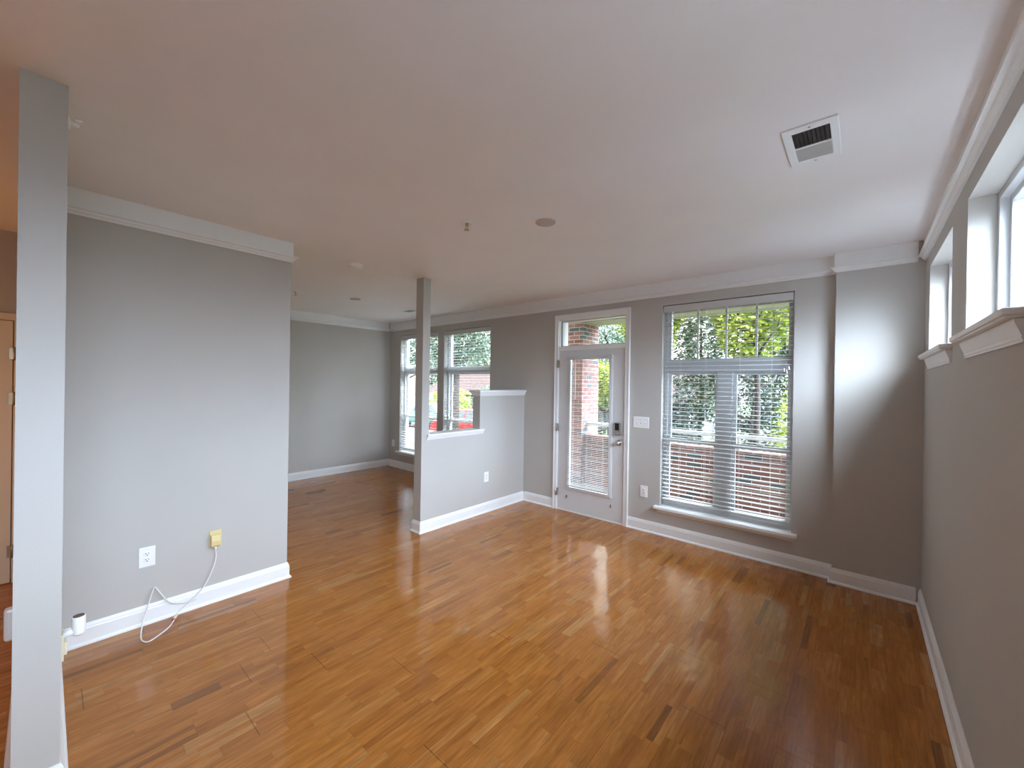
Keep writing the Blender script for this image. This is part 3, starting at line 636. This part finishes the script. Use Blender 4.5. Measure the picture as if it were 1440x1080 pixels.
cn = MB().tube([(0.752, -3.772, 0.020), (0.778, -3.792, 0.012)], 0.0085, 8).build('connector', M['cream'], ad)
MB().tube([(0.778, -3.792, 0.012), (0.788, -3.800, 0.010)], 0.006, 8).build('red_tip', M['red'], cn)

# outlet and plug-in on the hidden face of the nearest wall
po = thing('plug_in_diffuser', (1.6, YCF, 0.44), 'white plug-in cylinder with dark ends beside the nearest wall end', 'plug-in')
MB().box(1.565, 1.635, YCF, YCF+0.014, 0.385, 0.50).build('cover_plate', M['cream'], po, 0.003)
MB().box(1.578, 1.622, YCF+0.012, YCF+0.024, 0.405, 0.460).build('plug_body', M['cream'], po, 0.004)
MB().tube([(1.6, YCF+0.012, 0.487), (1.6, YCF+0.042, 0.490)], [0.017, 0.014], 14).build('stem', M['plastic'], po)
cyl = MB().lathe([(0.0215, 0.474), (0.0225, 0.478), (0.0225, 0.550), (0.0215, 0.552)], (1.6, YCF+0.058, 0), 'z', 24).build('cylinder', M['plastic'], po)
MB().lathe([(0.019, 0.5515), (0.019, 0.5535)], (1.6, YCF+0.058, 0), 'z', 24).build('cap', M['brown'], cyl)
MB().lathe([(0.018, 0.4715), (0.018, 0.4742)], (1.6, YCF+0.058, 0), 'z', 24).build('cap', M['duct'], cyl)
MB().lathe([(0.009, 0.4700), (0.009, 0.4718)], (1.6, YCF+0.058, 0), 'z', 18).build('nozzle', M['plastic'], cyl)
hp = thing('night_light', (1.25, YCN, 0.45), 'small white plug-in on the hallway side of the nearest wall', 'plug-in')
MB().box(1.215, 1.285, YCN-0.006, YCN, 0.385, 0.50).build('cover_plate', M['plastic'], hp, 0.003)
MB().box(1.225, 1.275, YCN-0.044, YCN-0.004, 0.392, 0.540).build('body', M['plastic'], hp, 0.012)

# ------------------------------------------------------------------ ceiling fittings
vt = thing('ceiling_vent', (4.045, -2.085, ZC), 'square white air vent in the ceiling, half dark slats half damper', 'vent')
MB().frame(3.945, 4.143, -2.270, -1.905, (0.034, 0.030, 0.046, 0.036), ZC-0.008, ZC, XY).build('frame', M['trim'], vt, 0.003)
MB().box(3.975, 4.115, -2.227, -1.938, ZC-0.0015, ZC-0.0005).build('backing', M['duct'], vt)
fin = MB()
for k in range(9):
    x = 3.985+k*0.0152
    fin.quad((x, -2.224, ZC-0.001), (x+0.004, -2.224, ZC-0.006), (x+0.004, -2.080, ZC-0.006), (x, -2.080, ZC-0.001))
fin.build('louver', M['duct'], vt, merge=False)
MB().box(3.979, 4.113, -2.076, -1.941, ZC-0.0045, ZC-0.002).build('damper', M['damper'], vt)
MB().box(3.978, 4.114, -2.084, -2.074, ZC-0.007, ZC-0.002).build('divider', M['trim'], vt)
for yy in (-2.250, -1.922): MB().lathe([(0.005, -0.010), (0.005, -0.008)], (4.045, yy, ZC), 'z', 10).build('screw', M['damper'], vt)

def sprinkler(x, y, label, up_=True):
    s_ = thing('sprinkler_head', (x, y, ZC), label, 'sprinkler', 'ceiling sprinklers')
    MB().lathe([(0.040, 0), (0.041, -0.004), (0.033, -0.010), (0.030, -0.004), (0.018, -0.003)], (x, y, ZC), 'z', 24).build('escutcheon', M['trim'], s_)
    b = MB().lathe([(0.012, -0.003), (0.010, -0.018), (0.007, -0.020)], (x, y, ZC), 'z', 14)
    for sx in (-1, 1): b.tube([(x+sx*0.008, y, ZC-0.016), (x+sx*0.012, y, ZC-0.030), (x+sx*0.003, y, ZC-0.046)], 0.0025, 6)
    b.build('frame_arms', M['brass'], s_)
    MB().lathe([(0.004, -0.044), (0.019, -0.047), (0.019, -0.049), (0.004, -0.051)], (x, y, ZC), 'z', 16).build('deflector', M['brass'], s_)
sprinkler(2.118, -2.442, 'ceiling sprinkler head in a white ring near the room centre')
sprinkler(-1.192, -2.308, 'ceiling sprinkler head in the alcove just past the left wall corner')
sd = thing('smoke_detector', (0.535, -2.430, ZC), 'round white smoke detector on the ceiling left of the post', 'smoke detector')
MB().lathe([(0.070, 0), (0.070, -0.012), (0.064, -0.016)], (0.535, -2.43, ZC), 'z', 32).build('base', M['plastic'], sd)
MB().lathe([(0.064, -0.014), (0.062, -0.030), (0.045, -0.038), (0.010, -0.040)], (0.535, -2.43, ZC), 'z', 32).build('cover', M['plastic'], sd)
cp = MB().lathe([(0.070, 0), (0.070, -0.004), (0.066, -0.007), (0.005, -0.008)], (2.560, -2.112, ZC), 'z', 32).build('round_cover', M['tan'])
tag(cp, 'round tan blank cover on the ceiling near the room centre', 'cover plate', 'round ceiling covers')
cp2 = MB().lathe([(0.070, 0), (0.070, -0.004), (0.066, -0.007), (0.005, -0.008)], (-1.007, -1.609, ZC), 'z', 32).build('round_cover', M['tan'])
tag(cp2, 'round blank cover on the ceiling deep in the dining alcove', 'cover plate', 'round ceiling covers')
v2 = thing('ceiling_vent', (-1.16, -0.63, ZC), 'flat ceiling vent over the dining windows, partly behind the post', 'vent')
MB().frame(-1.30, -1.02, -0.71, -0.54, 0.024, ZC-0.008, ZC, XY).build('frame', M['trim'], v2, 0.002)
MB().box(-1.28, -1.04, -0.69, -0.56, ZC-0.002, ZC-0.0005).build('backing', M['duct'], v2)
lf = MB()
for k in range(5): lf.box(-1.276, -1.044, -0.683+k*0.026, -0.670+k*0.026, ZC-0.006, ZC-0.003)
lf.build('louver', M['damper'], v2)
ss = thing('sidewall_sprinkler', (1.78, YCF, 2.645), 'small white sidewall sprinkler near the ceiling on the nearest wall', 'sprinkler')
MB().lathe([(0.026, 0), (0.024, 0.006), (0.012, 0.010)], (1.78, YCF, 2.645), 'y', 18).build('escutcheon', M['plastic'], ss)
MB().lathe([(0.008, 0.006), (0.008, 0.028), (0.004, 0.034)], (1.78, YCF, 2.645), 'y', 14).build('nozzle', M['plastic'], ss)
MB().box(1.766, 1.794, YCF+0.022, YCF+0.042, 2.660, 2.664).build('deflector', M['plastic'], ss, 0.001)

# ------------------------------------------------------------------ outside: porch
struct(box(0.0, 6.5, 0.2, 2.2, -0.12, -0.04).build('floor_porch', M['concrete']), 'concrete porch floor outside the glazed door', 'porch floor')
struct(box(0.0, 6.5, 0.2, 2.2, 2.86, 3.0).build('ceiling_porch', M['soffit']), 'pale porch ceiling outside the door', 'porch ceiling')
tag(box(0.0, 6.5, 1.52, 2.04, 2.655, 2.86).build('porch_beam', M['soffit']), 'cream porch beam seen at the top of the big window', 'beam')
bp_ = box(0.10, 0.700, 1.50, 2.06, -0.04, 2.655).build('brick_pier', M['brick'])
tag(bp_, 'red brick porch pier seen through the glazed door', 'brick pier')
lw = thing('low_brick_wall', (3.6, 1.7, -0.04), 'low red brick porch wall below the railing outside the big window', 'brick wall')
box(0.700, 6.5, 1.60, 1.80, -0.04, 0.672).build('brickwork', M['brick'], lw)
rl = MB()
x = 0.705
while x < 6.45:
    rl.box(x, x+0.060, 1.585, 1.81, 0.675, 0.768); x += 0.0677
rl.box(0.70, 6.5, 1.592, 1.803, 0.672, 0.760)
rl.build('rowlock_cap', M['brick'], lw, merge=False)
ra = thing('porch_railing', (3.6, 1.7, 0.768), 'white porch railing bar above the low brick wall', 'railing')
box(0.700, 6.5, 1.66, 1.72, 0.925, 0.978).build('top_rail', M['rail'], ra, 0.006)
for x in (1.15, 2.02, 3.0, 3.98, 4.96, 5.94): box(x-0.02, x+0.02, 1.67, 1.71, 0.755, 0.93).build('post', M['rail'], ra)

struct(box(4.9, 5.1, 0.2, 1.6, -0.04, 2.86).build('wall_porch_blocker', M['brick']), 'unseen brick wall added right of the porch to block sky light', 'brick wall')  # out of view, added to keep the bright right-hand sky off the porch
# ground and pavement
struct(box(-60, 40, 2.2, 70, -1.3, -1.0).build('ground', M['grass']), 'green lawn outside beyond the porch', 'lawn')
struct(box(-60, 0.0, 0.2, 2.2, -1.3, -1.0).build('ground_bed', M['grass']), 'planted strip under the dining windows', 'lawn')
struct(box(-60, -5.2, 6.8, 11.5, -1.0, -0.985).build('pavement', M['pave']), 'pale street seen low through the dining windows', 'street')

# foliage
def crown_mesh(cx_, cy_, cz_, rx, ry, rz, n, size, rnd, hollow=0.35):
    mb = MB()
    for k in range(n):
        while True:
            p = Vector((rnd.uniform(-1, 1), rnd.uniform(-1, 1), rnd.uniform(-1, 1)))
            if hollow < p.length <= 1: break
        cl_ = 0.87 + 0.13*math.sin(5*p.x+cx_)*math.sin(4*p.z+cy_)
        c = Vector((cx_+p.x*rx*cl_, cy_+p.y*ry*cl_, cz_+p.z*rz*cl_))
        a = Vector((rnd.gauss(0, 1), rnd.gauss(0, 1), rnd.gauss(0, 0.6))).normalized(); b = a.orthogonal().normalized()
        b = (b*math.cos(rnd.uniform(0, 6.28)) + a.cross(b)*math.sin(rnd.uniform(0, 6.28))).normalized()
        s1 = size*rnd.uniform(0.6, 1.3); s2 = s1*0.48
        n_ = a.cross(b)*s1*0.12
        mb.quad(c-a*s1, c+b*s2-n_, c+a*s1, c-b*s2-n_)
    return mb
def tree(name, cx_, cy_, h, r, mat_, label, cat, group, n, size, seed, zg=-1.0, rz=None, branches=6, trunk=0.10, spread=0.8):
    rnd = random.Random(seed)
    t_ = thing(name, (cx_, cy_, zg), label, cat, group)
    rz = rz or r*0.9
    zc = h - rz
    crown_mesh(cx_, cy_, zc, r, r, rz, n, size, rnd).build('foliage', M[mat_], t_, merge=False)
    tm = MB(); tm.tube([(cx_, cy_, zg), (cx_+0.05, cy_, (zg+zc)/2), (cx_, cy_+0.05, zc), (cx_+0.1, cy_, zc+rz*0.6)], [trunk, trunk*0.8, trunk*0.55, trunk*0.15], 8)
    for k in range(branches):
        a = 6.28*k/branches + rnd.uniform(-0.4, 0.4); zb = rnd.uniform(zg+(zc-zg)*0.55, zc+0.2*rz); L = r*rnd.uniform(0.6, spread+0.15)
        p0 = Vector((cx_, cy_, zb)); p1 = p0+Vector((math.cos(a)*L*0.5, math.sin(a)*L*0.5, L*0.25)); p2 = p0+Vector((math.cos(a+0.3)*L, math.sin(a+0.3)*L, L*0.55+rnd.uniform(-0.3, 0.3)))
        tm.tube([p0, p1, p2], [trunk*0.45, trunk*0.3, trunk*0.06], 6)
        for q in range(2):
            e = p1.lerp(p2, rnd.random()); tm.tube([e, e+Vector((rnd.uniform(-.5, .5), rnd.uniform(-.5, .5), rnd.uniform(0, .6)))*r*0.5], [trunk*0.16, trunk*0.03], 5)
    tm.build('trunk', M['bark'], t_)
    return t_
TG, SG = 'trees beyond the porch', 'shrubs beyond the porch'
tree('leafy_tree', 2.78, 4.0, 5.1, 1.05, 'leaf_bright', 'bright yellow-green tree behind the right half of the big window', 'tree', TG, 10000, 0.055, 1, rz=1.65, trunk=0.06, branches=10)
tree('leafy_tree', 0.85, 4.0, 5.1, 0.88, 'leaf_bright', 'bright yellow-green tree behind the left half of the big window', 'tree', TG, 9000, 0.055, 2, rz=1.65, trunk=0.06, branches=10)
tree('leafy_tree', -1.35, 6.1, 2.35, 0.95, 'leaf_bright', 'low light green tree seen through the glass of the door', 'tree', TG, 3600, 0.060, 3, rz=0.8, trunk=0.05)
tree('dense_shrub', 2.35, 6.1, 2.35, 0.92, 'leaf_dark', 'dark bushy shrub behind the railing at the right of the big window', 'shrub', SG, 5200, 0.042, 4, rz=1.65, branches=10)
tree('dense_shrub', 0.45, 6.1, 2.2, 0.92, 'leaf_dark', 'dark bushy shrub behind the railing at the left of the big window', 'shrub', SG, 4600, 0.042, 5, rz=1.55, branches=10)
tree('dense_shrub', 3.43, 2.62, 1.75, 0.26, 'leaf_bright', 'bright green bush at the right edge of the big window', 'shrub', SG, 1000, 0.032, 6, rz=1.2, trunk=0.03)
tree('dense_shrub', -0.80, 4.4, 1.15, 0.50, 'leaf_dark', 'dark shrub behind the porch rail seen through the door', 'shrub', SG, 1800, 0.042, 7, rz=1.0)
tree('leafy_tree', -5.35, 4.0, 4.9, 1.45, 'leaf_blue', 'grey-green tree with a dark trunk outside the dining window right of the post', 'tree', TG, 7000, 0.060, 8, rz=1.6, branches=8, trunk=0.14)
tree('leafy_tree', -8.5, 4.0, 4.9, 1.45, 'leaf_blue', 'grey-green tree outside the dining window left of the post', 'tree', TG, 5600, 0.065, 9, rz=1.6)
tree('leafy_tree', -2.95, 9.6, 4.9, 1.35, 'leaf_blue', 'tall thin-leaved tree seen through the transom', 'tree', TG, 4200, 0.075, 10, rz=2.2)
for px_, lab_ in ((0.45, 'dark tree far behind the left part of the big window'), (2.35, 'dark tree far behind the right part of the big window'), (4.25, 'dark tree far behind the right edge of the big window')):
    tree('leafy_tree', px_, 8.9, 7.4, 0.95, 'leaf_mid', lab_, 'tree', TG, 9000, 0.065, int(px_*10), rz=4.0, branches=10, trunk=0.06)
for k, px_ in enumerate((-34.0, -28.0, -22.0, -16.0, -10.0)):
    tree('leafy_tree', px_, 27.0, 7.5, 2.8, ('leaf_blue', 'leaf_mid')[k % 2], ('farthest left tree of the row behind the rust-roofed house', 'tree of the far row left of the rust-roofed house', 'tree of the far row right behind the rust-roofed house', 'tree of the far row right of the rust-roofed house', 'rightmost tree of the far row across the street')[k], 'tree', 'far row of trees across the street', 3600, 0.17, 40+k, rz=4.2)
tree('dense_shrub', -12.9, 14.0, 1.6, 1.9, 'leaf_blue', 'rounded grey-green bush across the street', 'shrub', SG, 3600, 0.10, 11, rz=1.5)
tree('dense_shrub', -17.2, 14.0, 1.5, 1.9, 'leaf_bright', 'light green bush across the street, further left', 'shrub', SG, 3600, 0.10, 12, rz=1.7)
tree('dense_shrub', -6.5, 2.4, 1.5, 0.55, 'leaf_rust', 'rust-red shrub outside the left dining window', 'shrub', SG, 1900, 0.045, 13, rz=1.25)
tree('dense_shrub', -2.6, 1.3, 0.55, 0.45, 'leaf_dark', 'low dark shrub under the dining windows', 'shrub', SG, 1100, 0.04, 14, rz=0.75)

# neighbour's house with rust roof
def house(x0, x1, y0, y1, zb, ze, zr, label):
    h_ = thing('neighbour_house', ((x0+x1)/2, y0, zb), label, 'house')
    box(x0, x1, y0, y1, zb, ze).build('walls', M['siding'], h_)
    e = 0.5; ym = (y0+y1)/2
    MB().loft([[(x0-e, y0-e, ze-0.1), (x0-e, ym, zr), (x0-e, y1+e, ze-0.1), (x0-e, ym, zr-0.25)][::1], [(x1+e, y0-e, ze-0.1), (x1+e, ym, zr), (x1+e, y1+e, ze-0.1), (x1+e, ym, zr-0.25)]]).build('roof', M['roof'], h_)
    for k in range(3):
        x = x0 + (x1-x0)*(k+0.5)/3
        f_ = box(x-0.5, x+0.5, y0-0.04, y0+0.01, ze-1.5, ze-0.4).build('window', M['rail'], h_)
        box(x-0.42, x+0.42, y0-0.055, y0-0.03, ze-1.42, ze-0.48).build('pane', M['carglass'], f_)
house(-7.5, -1.8, 17.0, 23.0, -1.0, 0.85, 3.0, 'neighbouring house with a rust-brown roof behind the big window trees')
house(-23.5, -15.5, 17.5, 22.5, -1.0, 0.8, 2.9, 'rust-roofed house far across the street, behind the dining windows')

# cars in the street
def car(cx_, cy_, zg, paint_, label):
    c = thing('parked_car', (cx_, cy_, zg), label, 'car', 'parked cars')
    L, Wd = 4.3, 1.75; x = cx_-L/2
    low = [(0, 0.30), (0.05, 0.68), (0.25, 0.82), (1.15, 0.90), (3.2, 0.92), (4.2, 0.86), (4.3, 0.6), (4.28, 0.30)]
    MB().loft([[(x+a, cy_-Wd/2, zg+b) for a, b in low], [(x+a, cy_+Wd/2, zg+b) for a, b in low]]).build('body', M[paint_], c, 0.06)
    top = [(1.05, 0.88), (1.75, 1.38), (2.2, 1.45), (2.9, 1.43), (3.75, 0.90)]
    cab = MB().loft([[(x+a, cy_-Wd/2+0.06+(b-0.88)*0.3, zg+b) for a, b in top], [(x+a, cy_+Wd/2-0.06-(b-0.88)*0.3, zg+b) for a, b in top]]).build('cabin', M[paint_], c, 0.05)
    for s_ in (-1, 1):
        for seg in ([(1.25, 0.94), (1.80, 1.32), (2.28, 1.37), (2.28, 0.94)], [(2.36, 0.94), (2.36, 1.37), (2.85, 1.35), (3.5, 0.94)]):
            yo = lambda b: cy_+s_*(Wd/2-0.045-(b-0.88)*0.3)
            wm = MB(); wm.quad(*[(x+a, yo(b), zg+b) for a, b in seg]); wm.build('side_window', M['carglass'], cab)
        for wx in (0.85, 3.4):
            MB().lathe([(0.2, -0.1), (0.32, -0.1), (0.32, 0.1), (0.2, 0.1)], (x+wx, cy_+s_*(Wd/2-0.09), zg+0.32), 'y', 20).build('wheel', M['tyre'], c)
car(-9.0, 8.4, -0.985, 'carred', 'red car parked in the street, seen low through the dining window')
car(-14.4, 10.2, -0.985, 'carteal', 'teal car parked behind the red car, left of it')
